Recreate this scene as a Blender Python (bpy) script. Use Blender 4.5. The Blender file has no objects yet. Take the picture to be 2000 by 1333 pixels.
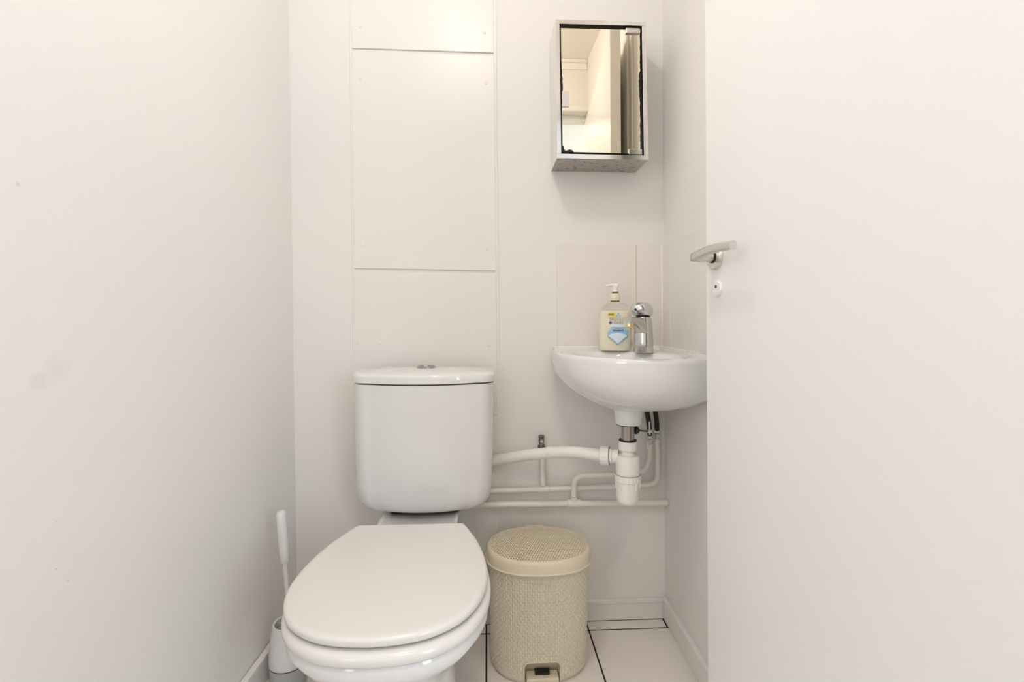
import bpy, bmesh, math, random
from mathutils import Vector, Matrix
import numpy as np
random.seed(7)
SC = bpy.context.scene
COL = SC.collection
PI = math.pi

# ------------------------------------------------------------------ camera, world, light
FPX, PX, PY = 944.0, 1000.0, 631.5
CAMZ, CAMD = 0.955, 1.5
YAW, PIT = math.radians(3.0), math.radians(0.7)
cam = bpy.data.objects.new('camera', bpy.data.cameras.new('camera'))
COL.objects.link(cam)
cam.location = (0, -CAMD, CAMZ)
cam.rotation_euler = (PI/2 - PIT, 0, -YAW)
cam.data.sensor_width = 36
cam.data.lens = FPX/2000*36
cam.data.shift_y = -(666.5-PY)/2000
cam.data.clip_start = 0.02
SC.camera = cam

w = bpy.data.worlds.new('world'); SC.world = w; w.use_nodes = True
w.node_tree.nodes['Background'].inputs[0].default_value = (0.75, 0.87, 1.0, 1)
w.node_tree.nodes['Background'].inputs[1].default_value = 0.3

SC.view_settings.view_transform = 'Standard'
SC.view_settings.look = 'None'
SC.view_settings.gamma = 1
SC.view_settings.use_curve_mapping = False
SC.view_settings.exposure = 0.0
SC.cycles.max_bounces = 14
SC.cycles.diffuse_bounces = 8
SC.cycles.use_denoising = True

def area(name, loc, target, sx, sy, power, col):
    l = bpy.data.lights.new(name, 'AREA'); l.shape = 'RECTANGLE'; l.size = sx; l.size_y = sy
    l.energy = power; l.color = col
    o = bpy.data.objects.new(name, l); COL.objects.link(o); o.location = loc
    o.rotation_euler = (Vector(target)-Vector(loc)).to_track_quat('-Z', 'Y').to_euler()
    return o
# daylight entering the hall through its window (left of the camera, behind it); the right and ceiling areas are added fill lights
area('daylight_through_hall_window', (-1.40, -2.55, 1.45), (0.3, -1.6, 1.2), 1.1, 1.2, 21.0, (0.93, 0.96, 0.985))
area('fill_hall_right', (1.47, -2.45, 1.35), (-0.6, -1.25, 1.1), 1.1, 1.4, 38.0, (0.68, 0.82, 0.98))
area('warm_hall_fill', (0.15, -1.95, 2.265), (0.15, -1.9, 0.0), 0.30, 0.30, 8.5, (1.0, 0.78, 0.56))
LAMP = (-0.10, -0.79, 2.20)
pl = bpy.data.lights.new('ceiling_lamp_light', 'POINT'); pl.energy = 8.8; pl.color = (1.0, 0.945, 0.915)
pl.shadow_soft_size = 0.055
po = bpy.data.objects.new('ceiling_lamp_light', pl); COL.objects.link(po); po.location = LAMP

# ------------------------------------------------------------------ projection helper (world point under a pixel on a plane)
_fw = Vector((math.sin(YAW)*math.cos(PIT), math.cos(YAW)*math.cos(PIT), -math.sin(PIT)))
_rt = Vector((math.cos(YAW), -math.sin(YAW), 0)); _up = _rt.cross(_fw)
_C = Vector((0, -CAMD, CAMZ))
def at(x, y, X=None, Y=None, Z=None):
    d = _fw + _rt*((x-PX)/FPX) - _up*((y-PY)/FPX)
    t = (Y-_C.y)/d.y if Y is not None else (X-_C.x)/d.x if X is not None else (Z-_C.z)/d.z
    return _C + d*t

# ------------------------------------------------------------------ materials
def mat(name, col, rough=0.5, metal=0.0, coat=0.0, trans=0.0, ior=1.45, bump=0.0, bscale=60, var=0.0, vscale=6, varcol=None, sss=0.0, spec=0.5, detail=4):
    m = bpy.data.materials.new(name); m.use_nodes = True
    nt = m.node_tree; b = nt.nodes['Principled BSDF']
    b.inputs['Base Color'].default_value = (*col, 1); b.inputs['Roughness'].default_value = rough
    b.inputs['Metallic'].default_value = metal; b.inputs['Coat Weight'].default_value = coat
    b.inputs['Coat Roughness'].default_value = 0.04
    b.inputs['Transmission Weight'].default_value = trans; b.inputs['IOR'].default_value = ior
    b.inputs['Specular IOR Level'].default_value = spec
    if sss: b.inputs['Subsurface Weight'].default_value = sss; b.inputs['Subsurface Scale'].default_value = 0.02
    tc = nt.nodes.new('ShaderNodeTexCoord')
    if bump:
        n = nt.nodes.new('ShaderNodeTexNoise'); n.inputs['Scale'].default_value = bscale; n.inputs['Detail'].default_value = detail
        nt.links.new(tc.outputs['Object'], n.inputs['Vector'])
        bp = nt.nodes.new('ShaderNodeBump'); bp.inputs['Strength'].default_value = bump; bp.inputs['Distance'].default_value = 0.004
        nt.links.new(n.outputs['Fac'], bp.inputs['Height']); nt.links.new(bp.outputs['Normal'], b.inputs['Normal'])
    if var:
        n = nt.nodes.new('ShaderNodeTexNoise'); n.inputs['Scale'].default_value = vscale; n.inputs['Detail'].default_value = 6
        nt.links.new(tc.outputs['Object'], n.inputs['Vector'])
        r = nt.nodes.new('ShaderNodeMapRange'); r.inputs[1].default_value = 0.42; r.inputs[2].default_value = 0.72
        r.inputs[3].default_value = 0; r.inputs[4].default_value = var
        nt.links.new(n.outputs['Fac'], r.inputs[0])
        mx = nt.nodes.new('ShaderNodeMix'); mx.data_type = 'RGBA'
        mx.inputs[6].default_value = (*col, 1); vc = varcol or tuple(c*0.8 for c in col)
        mx.inputs[7].default_value = (*vc, 1)
        nt.links.new(r.outputs[0], mx.inputs[0]); nt.links.new(mx.outputs[2], b.inputs['Base Color'])
    return m

def spots(m, pts, col):
    """small stains with a shape of their own: pts = (x, y, z, radius, strength), in object space"""
    nt = m.node_tree; b = nt.nodes['Principled BSDF']
    src = b.inputs['Base Color'].links[0].from_socket if b.inputs['Base Color'].links else None
    tc = nt.nodes.new('ShaderNodeTexCoord')
    nz = nt.nodes.new('ShaderNodeTexNoise'); nz.inputs['Scale'].default_value = 45
    nt.links.new(tc.outputs['Object'], nz.inputs['Vector'])
    acc = None
    for (x, y, z, r, s) in pts:
        d = nt.nodes.new('ShaderNodeVectorMath'); d.operation = 'DISTANCE'; d.inputs[1].default_value = (x, y, z)
        nt.links.new(tc.outputs['Object'], d.inputs[0])
        ad = nt.nodes.new('ShaderNodeMath'); ad.operation = 'MULTIPLY_ADD'; ad.inputs[1].default_value = r*1.2; 
        nt.links.new(nz.outputs['Fac'], ad.inputs[0]); nt.links.new(d.outputs['Value'], ad.inputs[2])
        mr = nt.nodes.new('ShaderNodeMapRange'); mr.inputs[1].default_value = r*0.9; mr.inputs[2].default_value = r*1.7
        mr.inputs[3].default_value = s; mr.inputs[4].default_value = 0
        nt.links.new(ad.outputs[0], mr.inputs[0])
        if acc is None: acc = mr.outputs[0]
        else:
            mm = nt.nodes.new('ShaderNodeMath'); mm.operation = 'MAXIMUM'
            nt.links.new(acc, mm.inputs[0]); nt.links.new(mr.outputs[0], mm.inputs[1]); acc = mm.outputs[0]
    mx = nt.nodes.new('ShaderNodeMix'); mx.data_type = 'RGBA'
    if src: nt.links.new(src, mx.inputs[6])
    else: mx.inputs[6].default_value = b.inputs['Base Color'].default_value
    mx.inputs[7].default_value = (*col, 1); nt.links.new(acc, mx.inputs[0])
    nt.links.new(mx.outputs[2], b.inputs['Base Color'])

M = {}
M['wall'] = mat('wall_paint', (0.77, 0.75, 0.725), 0.55, bump=0.10, bscale=38, var=0.25, vscale=3, varcol=(0.74, 0.715, 0.68))
M['wall_l'] = mat('wall_paint_left', (0.77, 0.75, 0.725), 0.55, bump=0.16, bscale=30, var=0.25, vscale=3, varcol=(0.74, 0.715, 0.68))
M['board'] = mat('board_paint', (0.77, 0.75, 0.72), 0.35, bump=0.05, bscale=25)
M['ceil'] = mat('ceiling_paint', (0.84, 0.81, 0.77), 0.7, bump=0.05)
M['door'] = mat('door_paint', (0.77, 0.76, 0.75), 0.32, bump=0.05, bscale=50)
M['skirt'] = mat('skirting_paint', (0.75, 0.73, 0.70), 0.35, bump=0.05, bscale=40)
M['tile'] = mat('glazed_wall_tile', (0.75, 0.72, 0.685), 0.25, coat=0.3)
M['floor'] = mat('glazed_floor_tile', (0.78, 0.74, 0.70), 0.22, coat=0.15, bump=0.02, bscale=20, var=0.2, vscale=9, varcol=(0.70, 0.66, 0.61))
M['grout'] = mat('dark_grout', (0.022, 0.017, 0.014), 0.9)
M['wgrout'] = mat('wall_grout', (0.72, 0.64, 0.50), 0.8)
M['caulk'] = mat('silicone_bead', (0.84, 0.80, 0.75), 0.35)
M['ceramic'] = mat('white_ceramic', (0.73, 0.73, 0.725), 0.045, coat=0.5)
M['seatp'] = mat('white_seat_plastic', (0.72, 0.70, 0.675), 0.16, coat=0.25)
M['plastic'] = mat('white_plastic', (0.82, 0.80, 0.76), 0.28)
M['pipep'] = mat('painted_pipe', (0.80, 0.77, 0.72), 0.35, bump=0.1, bscale=60)
M['chrome'] = mat('chrome', (0.72, 0.72, 0.72), 0.07, 1.0)
M['tapbody'] = mat('limescaled_chrome', (0.62, 0.61, 0.59), 0.16, 1.0, bump=0.08, bscale=70, var=0.8, vscale=55, varcol=(0.55, 0.53, 0.50))
M['brass'] = mat('worn_brass', (0.78, 0.66, 0.38), 0.22, 1.0)
M['steelb'] = mat('brushed_steel', (0.70, 0.68, 0.65), 0.30, 1.0)
M['steel'] = mat('polished_steel', (0.78, 0.76, 0.73), 0.13, 1.0)
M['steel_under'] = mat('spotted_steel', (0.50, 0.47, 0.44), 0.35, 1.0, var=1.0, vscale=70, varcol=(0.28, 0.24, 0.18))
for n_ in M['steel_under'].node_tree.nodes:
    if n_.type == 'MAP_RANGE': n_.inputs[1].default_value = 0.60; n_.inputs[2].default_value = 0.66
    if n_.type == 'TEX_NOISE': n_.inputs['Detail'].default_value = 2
M['mirror'] = mat('mirror_glass', (0.93, 0.86, 0.70), 0.005, 1.0)
M['mirror_edge'] = mat('desilvered_edge', (0.01, 0.008, 0.006), 0.4)
M['black'] = mat('black_rubber', (0.012, 0.011, 0.010), 0.45)
M['dark'] = mat('dark_hole', (0.01, 0.009, 0.008), 0.8)
M['grey'] = mat('grey_rubber_base', (0.42, 0.43, 0.43), 0.4)
M['brushw'] = mat('brush_white', (0.70, 0.705, 0.705), 0.25)
M['bin'] = mat('sand_plastic', (0.70, 0.63, 0.485), 0.35)
M['hole_shade'] = mat('painted_hole_shade', (0.06, 0.045, 0.025), 0.7)
M['valvem'] = mat('tarnished_valve_metal', (0.20, 0.19, 0.175), 0.25, 1.0)
M['bind'] = mat('sand_plastic_body', (0.68, 0.62, 0.50), 0.38)
M['metal_pipe'] = mat('dull_chrome_pipe', (0.42, 0.41, 0.39), 0.2, 1.0)
M['soap'] = mat('cream_soap', (0.95, 0.89, 0.74), 0.3, sss=0.2)
M['bottle'] = mat('clear_bottle_plastic', (1.0, 0.98, 0.94), 0.03, trans=1.0, ior=1.10)
M['cream_cap'] = mat('cream_cap', (0.80, 0.72, 0.56), 0.3)
M['pump'] = mat('frosted_pump_plastic', (0.88, 0.86, 0.82), 0.25)
M['lb'] = mat('label_light_blue', (0.30, 0.52, 0.70), 0.4)
M['lp'] = mat('label_pale_blue', (0.66, 0.76, 0.82), 0.4)
M['ly'] = mat('label_yellow', (0.85, 0.72, 0.05), 0.4)
M['lg'] = mat('label_grey_ink', (0.36, 0.35, 0.34), 0.5)
M['ln'] = mat('label_navy_ink', (0.04, 0.06, 0.14), 0.5)
M['brown'] = mat('brown_ink', (0.16, 0.12, 0.08), 0.5)
M['hall_floor'] = mat('hall_floor', (0.42, 0.32, 0.22), 0.4, var=0.5, vscale=8)
M['hall_paint'] = mat('hall_paint', (0.80, 0.81, 0.81), 0.6)
M['lampw'] = mat('white_fitting', (0.85, 0.83, 0.8), 0.4)
def emis(name, col, s):
    m = bpy.data.materials.new(name); m.use_nodes = True; b = m.node_tree.nodes['Principled BSDF']
    b.inputs['Base Color'].default_value = (*col, 1)
    b.inputs['Emission Color'].default_value = (*col, 1); b.inputs['Emission Strength'].default_value = s
    return m
M['bulb'] = emis('lit_bulb', (1.0, 0.85, 0.65), 6)

# ------------------------------------------------------------------ mesh helpers
def link(name, bm, m, parent=None, smooth=40, bevel=0, seg=2, recalc=True):
    if recalc: bmesh.ops.recalc_face_normals(bm, faces=bm.faces)
    me = bpy.data.meshes.new(name); bm.to_mesh(me); bm.free()
    return link_me(name, me, m, parent, smooth, bevel, seg)
def link_me(name, me, m, parent=None, smooth=40, bevel=0, seg=2):
    for x in (m if isinstance(m, (list, tuple)) else [m]): me.materials.append(x)
    if smooth is not None:
        for p in me.polygons: p.use_smooth = True
        me.set_sharp_from_angle(angle=math.radians(smooth))
    o = bpy.data.objects.new(name, me); COL.objects.link(o)
    if parent is not None:
        o.parent = parent
        bpy_par(o, parent)
    if bevel:
        b = o.modifiers.new('bevel', 'BEVEL'); b.width = bevel; b.segments = seg; b.limit_method = 'ANGLE'; b.angle_limit = math.radians(35)
        b.harden_normals = False
    return o
def world_of(o):
    m = Matrix.LocRotScale(o.location, o.rotation_euler, o.scale)
    return (world_of(o.parent) @ o.matrix_parent_inverse @ m) if o.parent else m
def bpy_par(o, parent):            # geometry is written in world coordinates: keep it there under its parent
    o.matrix_parent_inverse = world_of(parent).inverted()
def thing(name, label, cat, loc, group=None):
    o = bpy.data.objects.new(name, None); COL.objects.link(o); o.location = loc; o.empty_display_size = 0.05
    o['label'] = label; o['category'] = cat
    if group: o['group'] = group
    return o
def tag(o, label, cat, group=None):
    o['label'] = label; o['category'] = cat
    if group: o['group'] = group
    return o
def struct(o):
    o['kind'] = 'structure'; return o
def lab(o, l): o['label'] = l; return o

def box(bm, lo, hi, mx=None):
    lo, hi = Vector(lo), Vector(hi)
    vs = [bm.verts.new((x, y, z)) for z in (lo.z, hi.z) for y in (lo.y, hi.y) for x in (lo.x, hi.x)]
    if mx is not None:
        for v in vs: v.co = mx @ v.co
    for f in ((0, 1, 3, 2), (4, 6, 7, 5), (0, 4, 5, 1), (2, 3, 7, 6), (0, 2, 6, 4), (1, 5, 7, 3)):
        bm.faces.new([vs[i] for i in f])
    return vs
def hexa(bm, a, b):
    """solid between quads a and b"""
    vs = [bm.verts.new(p) for p in list(a)+list(b)]
    bm.faces.new(vs[0:4]); bm.faces.new(vs[4:8][::-1])
    for i in range(4):
        j = (i+1) % 4; bm.faces.new((vs[i], vs[i+4], vs[j+4], vs[j]))
def loft(bm, loops, cap0=True, cap1=True, close=True):
    L = [[bm.verts.new(p) for p in lp] for lp in loops]
    n = len(L[0])
    for a, b in zip(L, L[1:]):
        for i in range(n if close else n-1):
            j = (i+1) % n; bm.faces.new((a[i], a[j], b[j], b[i]))
    if cap0: bm.faces.new(L[0][::-1])
    if cap1: bm.faces.new(L[-1])
    return L
def circle(c, r, axis, n=24, ph=0.0, ry=None):
    a = Vector(axis).normalized()
    u = a.orthogonal().normalized() if abs(a.z) < 0.99 else Vector((1, 0, 0))
    u = (u - a*u.dot(a)).normalized(); v = a.cross(u)
    return [Vector(c)+u*(r*math.cos(2*PI*i/n+ph))+v*((ry or r)*math.sin(2*PI*i/n+ph)) for i in range(n)]
def lathe(bm, c, axis, prof, n=24, cap0=True, cap1=True, ph=0.0):
    """prof: (radius, distance along axis)"""
    a = Vector(axis).normalized()
    return loft(bm, [circle(Vector(c)+a*d, max(r, 1e-5), a, n, ph) for r, d in prof], cap0, cap1)
def smooth_path(pts, r=0.02, n=5):
    pts = [Vector(p) for p in pts]; out = [pts[0]]
    for i in range(1, len(pts)-1):
        a, b, c = pts[i-1], pts[i], pts[i+1]
        d1, d2 = (a-b), (c-b); rr = min(r, d1.length*0.45, d2.length*0.45)
        p0, p1 = b+d1.normalized()*rr, b+d2.normalized()*rr
        for k in range(n+1):
            t = k/n; out.append(p0*(1-t)**2 + b*2*t*(1-t) + p1*t*t)
    out.append(pts[-1]); return out
def tube(bm, pts, r, n=14, cap=True):
    pts = [Vector(p) for p in pts]; loops = []
    t0 = (pts[1]-pts[0]).normalized(); u = t0.orthogonal().normalized()
    for i, p in enumerate(pts):
        t = (pts[min(i+1, len(pts)-1)]-pts[max(i-1, 0)]).normalized()
        u = (u - t*u.dot(t)).normalized(); v = t.cross(u)
        rr = r[i] if isinstance(r, (list, tuple)) else r
        loops.append([p+u*(rr*math.cos(2*PI*k/n))+v*(rr*math.sin(2*PI*k/n)) for k in range(n)])
    loft(bm, loops, cap, cap)
def B(): return bmesh.new()

# ------------------------------------------------------------------ room shell
CEIL = 2.30
FRONT = -1.262                       # inner face of the wall with the doorway
def vline(px0, py0, px1, py1, z):   # corner line on the back wall plane at height z
    a, b = at(px0, py0, Y=0), at(px1, py1, Y=0)
    t = (z-a.z)/(b.z-a.z); return a.x+(b.x-a.x)*t
def LX(z, y=0.0): return vline(564, 0, 580, 1150, z) - 0.046*(-y)      # left wall face
def RX(z, y=0.0): return vline(1294, 100, 1299.5, 1200, z) + 0.016*y    # right wall face (closes in a touch towards the door)
RXk = 0.016
# back wall
bm = B(); hexa(bm, [(-0.9, 0, -0.05), (0.9, 0, -0.05), (0.9, 0, CEIL+.05), (-0.9, 0, CEIL+.05)],
               [(-0.9, 0.1, -0.05), (0.9, 0.1, -0.05), (0.9, 0.1, CEIL+.05), (-0.9, 0.1, CEIL+.05)])
wall_back = struct(link('wall_back', bm, M['wall'], smooth=None))
# left wall (finely divided, a little uneven)
def side_wall(name, f, thick, m, y1=FRONT-0.1):
    bm = B(); Z = [-0.05, CEIL+.05]; Y = [0.0, y1]
    a = [(f(Z[0], Y[0]), Y[0], Z[0]), (f(Z[0], Y[1]), Y[1], Z[0]), (f(Z[1], Y[1]), Y[1], Z[1]), (f(Z[1], Y[0]), Y[0], Z[1])]
    hexa(bm, a, [(x+thick, y, z) for x, y, z in a])
    return struct(link(name, bm, m, smooth=None))
wall_left = side_wall('wall_left', LX, -0.1, M['wall_l'])
wall_right = side_wall('wall_right', RX, 0.1, M['wall'])
def lw(px, py, r, s):
    p = None; y = -0.5
    for _ in range(12):
        q = at(px, py, Y=y); x = LX(q.z, y); q = at(px, py, X=x); y = q.y
    return (q.x, q.y, q.z, r, s)
spots(M['wall_l'], [lw(112, 722, .022, .09), lw(75, 745, .014, .10), lw(110, 1112, .0016, .8), lw(112, 1020, .0012, .6), lw(133, 1134, .002, .4),
                    lw(35, 360, .004, .3), lw(548, 876, .0022, .5), lw(507, 1076, .0018, .4)], (0.30, 0.20, 0.12))
# ceiling and front wall with doorway
DOORTOP = 2.028
bm = B(); box(bm, (-0.9, FRONT-0.1, CEIL), (0.9, 0.1, CEIL+0.1)); ceiling = struct(link('ceiling', bm, M['ceil'], smooth=None))
DX0, DX1 = -0.56, 0.545
bm = B()
box(bm, (-0.9, FRONT-0.1, -0.05), (DX0-0.04, FRONT, CEIL)); box(bm, (DX1+0.04, FRONT-0.1, -0.05), (1.6, FRONT, CEIL))
box(bm, (DX0-0.04, FRONT-0.1, DOORTOP+0.03), (DX1+0.04, FRONT, CEIL))
box(bm, (-1.6, FRONT-0.1, -0.05), (-0.9, FRONT, CEIL))
wall_front = struct(link('wall_front', bm, M['wall'], smooth=None))
# door frame (three pieces with a rebate) and coving
bm = B()
for x0, x1 in ((DX0-0.04, DX0), (DX1, DX1+0.04)): box(bm, (x0, FRONT-0.11, 0), (x1, FRONT+0.012, DOORTOP+0.03))
box(bm, (DX0, FRONT-0.11, DOORTOP+0.003), (DX1, FRONT+0.012, DOORTOP+0.03))
box(bm, (DX0, FRONT-0.11, DOORTOP-0.024), (DX1, FRONT-0.045, DOORTOP+0.003))
door_frame = struct(link('trim_1', bm, M['door'], smooth=None, bevel=0.002))
bm = B()
xl, xr = LX(CEIL-.02, FRONT)+.001, RX(CEIL-.02, FRONT)-.001
box(bm, (xl, FRONT+0.0005, CEIL-0.016), (xr, FRONT+0.016, CEIL-0.0005)); box(bm, (xl, FRONT+0.0005, CEIL-0.050), (xr, FRONT+0.006, CEIL-0.016))
struct(link('trim_2', bm, M['ceil'], smooth=None, bevel=0.003, seg=3))
bm = B()
for ya, yb_, t_ in ((-.600, -.560, .010), (-.525, -.512, .005)):
    hexa(bm, [(RX(z, y)-.0003, y, z) for y, z in ((ya, .08), (yb_, .08), (yb_, CEIL-.001), (ya, CEIL-.001))], [(RX(z, y)-t_, y, z) for y, z in ((ya, .08), (yb_, .08), (yb_, CEIL-.001), (ya, CEIL-.001))])
struct(link('trim_4', bm, M['wall'], smooth=None, bevel=.002))
# hall behind the camera
HY = -3.3
bm = B(); box(bm, (-1.6, HY, -0.1), (1.6, FRONT-0.1, 0)); hall_floor = struct(link('floor_hall', bm, M['hall_floor'], smooth=None))
bm = B(); box(bm, (-1.6, HY, CEIL), (1.6, FRONT-0.1, CEIL+0.1)); struct(link('ceiling_hall', bm, M['hall_paint'], smooth=None))
bm = B(); box(bm, (-1.6, HY-0.1, -0.1), (1.6, HY, CEIL+0.1)); struct(link('wall_hall', bm, M['hall_paint'], smooth=None))
bm = B(); box(bm, (1.5, HY, 0), (1.6, FRONT-0.1, CEIL)); struct(link('wall_hall_right', bm, M['hall_paint'], smooth=None))
bm = B()
box(bm, (-1.6, HY, 0), (-1.5, FRONT-0.1, 0.8)); box(bm, (-1.6, HY, 2.1), (-1.5, FRONT-0.1, CEIL))
box(bm, (-1.6, HY, 0.8), (-1.5, -3.1, 2.1)); box(bm, (-1.6, -2.0, 0.8), (-1.5, FRONT-0.1, 2.1))
struct(link('wall_hall_left', bm, M['hall_paint'], smooth=None))
bm = B()
for y0, y1 in ((-3.1, -3.05), (-2.575, -2.525), (-2.05, -2.0)): box(bm, (-1.57, y0, 0.8), (-1.53, y1, 2.1))
for z0, z1 in ((0.8, 0.85), (2.05, 2.1)): box(bm, (-1.57, -3.05, z0), (-1.53, -2.05, z1))
win = struct(link('window_1', bm, M['door'], smooth=None))
bm = B()
for y0, y1 in ((-3.1, -3.05), (-1.90, -1.85)): box(bm, (1.47, y0, 0.6), (1.50, y1, 2.1))
for z0, z1 in ((0.6, 0.65), (2.05, 2.1)): box(bm, (1.47, -3.05, z0), (1.50, -1.90, z1))
struct(link('added_window_frame', bm, M['door'], smooth=None))  # added frame on a solid wall, around the right fill light

# ------------------------------------------------------------------ floor with separate tiles
bm = B(); box(bm, (-0.9, FRONT-0.1, -0.06), (0.9, 0.1, -0.0016))
floor = struct(link('floor', bm, M['grout'], smooth=None))
g0 = at(1150, 1231.5, Z=0); gl = at(950, 1232, Z=0); g1 = at(1182, 1333, Z=0)
TW = g0.x-gl.x; ty = g0.y; vx = g0.x
G = 0.0046
ycuts = [0.0] + [ty-0.31*k for k in range(0, 5)]; ycuts[-1] = FRONT
xc = [gl.x-2*TW, gl.x-TW, gl.x, vx, vx+TW]
for yi in range(len(ycuts)-1):
    for xi in range(len(xc)-1):
        x0, x1 = xc[xi]+G/2, xc[xi+1]-G/2
        y1, y0 = ycuts[yi]-(G/2+.0006 if yi else 0), ycuts[yi+1]+G/2+(.0006 if yi == 0 else 0)
        lim0, lim1 = LX(0, y1)+0.0005, RX(0, y0)-0.0005
        x0, x1 = max(x0, lim0), min(x1, lim1)
        if x1-x0 < 0.01 or y1-y0 < 0.01: continue
        bm = B(); sk = 0.002 if yi == 0 else 0
        if yi == 0: y1 = -0.0096
        if yi == 0 and xi == 3: x1 -= 0.0125
        box(bm, (x0, y0, -0.012), (x1, y1, 0.0))
        link('tile', bm, M['floor'], floor, smooth=None, bevel=0.0008, seg=1)

# ------------------------------------------------------------------ skirting boards
SH = 0.072
def skirt(name, p0, p1, inward, m, h=SH, t=0.012):
    """profile swept from p0 to p1, lying against the wall face"""
    bm = B(); n = Vector(inward).normalized()
    prof = [(0, 0.0015), (t*0.75, 0.0015), (t*0.75, h-0.014), (t, h-0.011), (t, h-0.003), (t*0.6, h), (0, h)]
    loft(bm, [[Vector(p)+n*a+Vector((0, 0, b)) for a, b in prof] for p in (p0, p1)])
    return struct(link(name, bm, m, smooth=30))
skirt('baseboard_back', (LX(0)+0.001, -0.0005, 0), (RX(0)-0.001, -0.0005, 0), (0, -1, 0), M['skirt'], h=0.066)
skirt('baseboard_right', (RX(0)-0.0012, -0.014, 0), (RX(0, FRONT)-0.0012, FRONT+0.001, 0), (-1, 0, 0), M['skirt'])
skirt('baseboard_left', (LX(0)+0.001, -0.014, 0), (LX(0, FRONT)+0.001, FRONT+0.001, 0), (1, 0, 0), M['skirt'], h=0.078, t=0.014)

# ------------------------------------------------------------------ access boards on the back wall
def wq(a, b, c, d, y0, y1, name, m, parent, bev=0.002):
    """board from four pixels on the back wall"""
    P = [at(*p, Y=0) for p in (a, b, c, d)]
    bm = B(); hexa(bm, [Vector((p.x, y0, p.z)) for p in P], [Vector((p.x, y1, p.z)) for p in P])
    return link(name, bm, m, parent, smooth=None, bevel=bev, seg=2)
def pl_x(y): return 684.5+0.0120*y
def pr_x(y): return 965.0+0.0105*y
rows = [((-340, -352), (95, 104.5)), ((101, 110.5), (524.5, 529.5)), ((531.5, 536.5), (811, 809)), ((814.5, 812.5), (1166, 1163))]
screws = [[(703, 50), (946, 62)], [(704, 152), (949, 161), (708, 478), (952, 485)], [(742, 671), (956, 674), (701, 671)], []]
bm = B()
for r in rows:
    pass
P = [at(pl_x(-340)-2, -340, Y=0), at(pr_x(-340)+2, -340, Y=0), at(pr_x(1166)+2, 1164, Y=0), at(pl_x(1166)-2, 1166, Y=0)]
for i, ((tl, tr), (bl, br)) in enumerate(rows):
    o = wq((pl_x(tl)+1.0, tl), (pr_x(tr)-1.0, tr), (pr_x(br)-1.0, br), (pl_x(bl)+1.0, bl), -0.0044, -0.0004, 'panel', M['board'], wall_back, 0.0018)
    for (sx, sy) in screws[i]:
        bm = B(); p = at(sx, sy, Y=-0.0075)
        lathe(bm, (p.x, -0.0043, p.z), (0, -1, 0), [(0.0052, 0), (0.0050, 0.0012), (0.0030, 0.0020), (0.0008, 0.0014)], 12)
        link('screw', bm, M['board'], o, smooth=50)
# frame strips flanking the boards (thin painted edges)
for f, s in ((pl_x, -1), (pr_x, 1)):
    a, b = f(-340), f(1150)
    bm = B(); p0, p1 = at(a, -340, Y=0), at(b, 1150, Y=0)
    q = [(-.0042, 0), (.0040, 0)] if s < 0 else [(-.0040, 0), (.0052, 0)]
    hexa(bm, [(p0.x+q[0][0], -.0026, p0.z), (p0.x+q[1][0], -.0026, p0.z), (p1.x+q[1][0], -.0026, p1.z), (p1.x+q[0][0], -.0026, p1.z)],
         [(p0.x+q[0][0], -.0003, p0.z), (p0.x+q[1][0], -.0003, p0.z), (p1.x+q[1][0], -.0003, p1.z), (p1.x+q[0][0], -.0003, p1.z)])
    link('edge_strip', bm, M['board'], wall_back, smooth=None, bevel=0.0012)

# ------------------------------------------------------------------ splash tiles
def wt(a, b, c, d, name='tile'): return wq(a, b, c, d, -0.0065, -0.0003, name, M['tile'], wall_back, 0.0012)
wq((1088, 479), (1291, 480.5), (1292, 690), (1090, 690), -0.0040, -0.0002, 'grout', M['wgrout'], wall_back, 0)
wt((1087, 478), (1241, 479), (1241.5, 690), (1089, 690))
wt((1243, 479), (1290.5, 480), (1291.5, 690), (1243.5, 690))
def rw(px, py):
    y = -0.2
    for _ in range(12):
        q = at(px, py, Y=y); q = at(px, py, X=RX(q.z, y)); y = q.y
    return q
ztop = at(1290, 480, Y=0).z; zbot = 0.80
def rtile(y0, y1, name='tile', t=0.0065, m='tile', z0=None, z1=None):
    z0 = z0 or zbot; z1 = z1 or ztop
    bm = B(); a = [(RX(z, y)-0.0003, y, z) for y, z in ((y0, z0), (y1, z0), (y1, z1), (y0, z1))]
    hexa(bm, a, [(x-t, y, z) for x, y, z in a])
    return link(name, bm, M[m], wall_right, smooth=None, bevel=(0.0012 if t > .005 else 0))
yl = rw(1313.5, 560).y
rtile(-0.008, yl+0.001); rtile(yl-0.001, yl-0.20); rtile(yl-0.202, yl-0.40)
rtile(-0.008, yl-0.40, 'grout', 0.0035, 'caulk', zbot+.001, ztop-.001)
# silicone bead in the corner of the tiles
bm = B(); za, zb = zbot+.04, ztop
tube(bm, [(RX(za)-0.0075, -0.0075, za), (RX(zb)-0.0075, -0.0075, zb)], 0.0035, 10)
struct(link('trim_3', bm, M['caulk']))

# ------------------------------------------------------------------ door
EX = at(1380.5, 900, Y=-0.504)     # free edge of the door, hall side of its face
A = math.radians(5.8)
dd = Vector((math.sin(A), -math.cos(A), 0)); dn = Vector((-math.cos(A), -math.sin(A), 0))   # along the leaf towards the hinge, face normal (into the room)
EB = Vector((EX.x, EX.y, 0))
door = bpy.data.objects.new('door_1', None); COL.objects.link(door); door.location = EB+dd*0.735; door['kind'] = 'structure'
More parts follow.
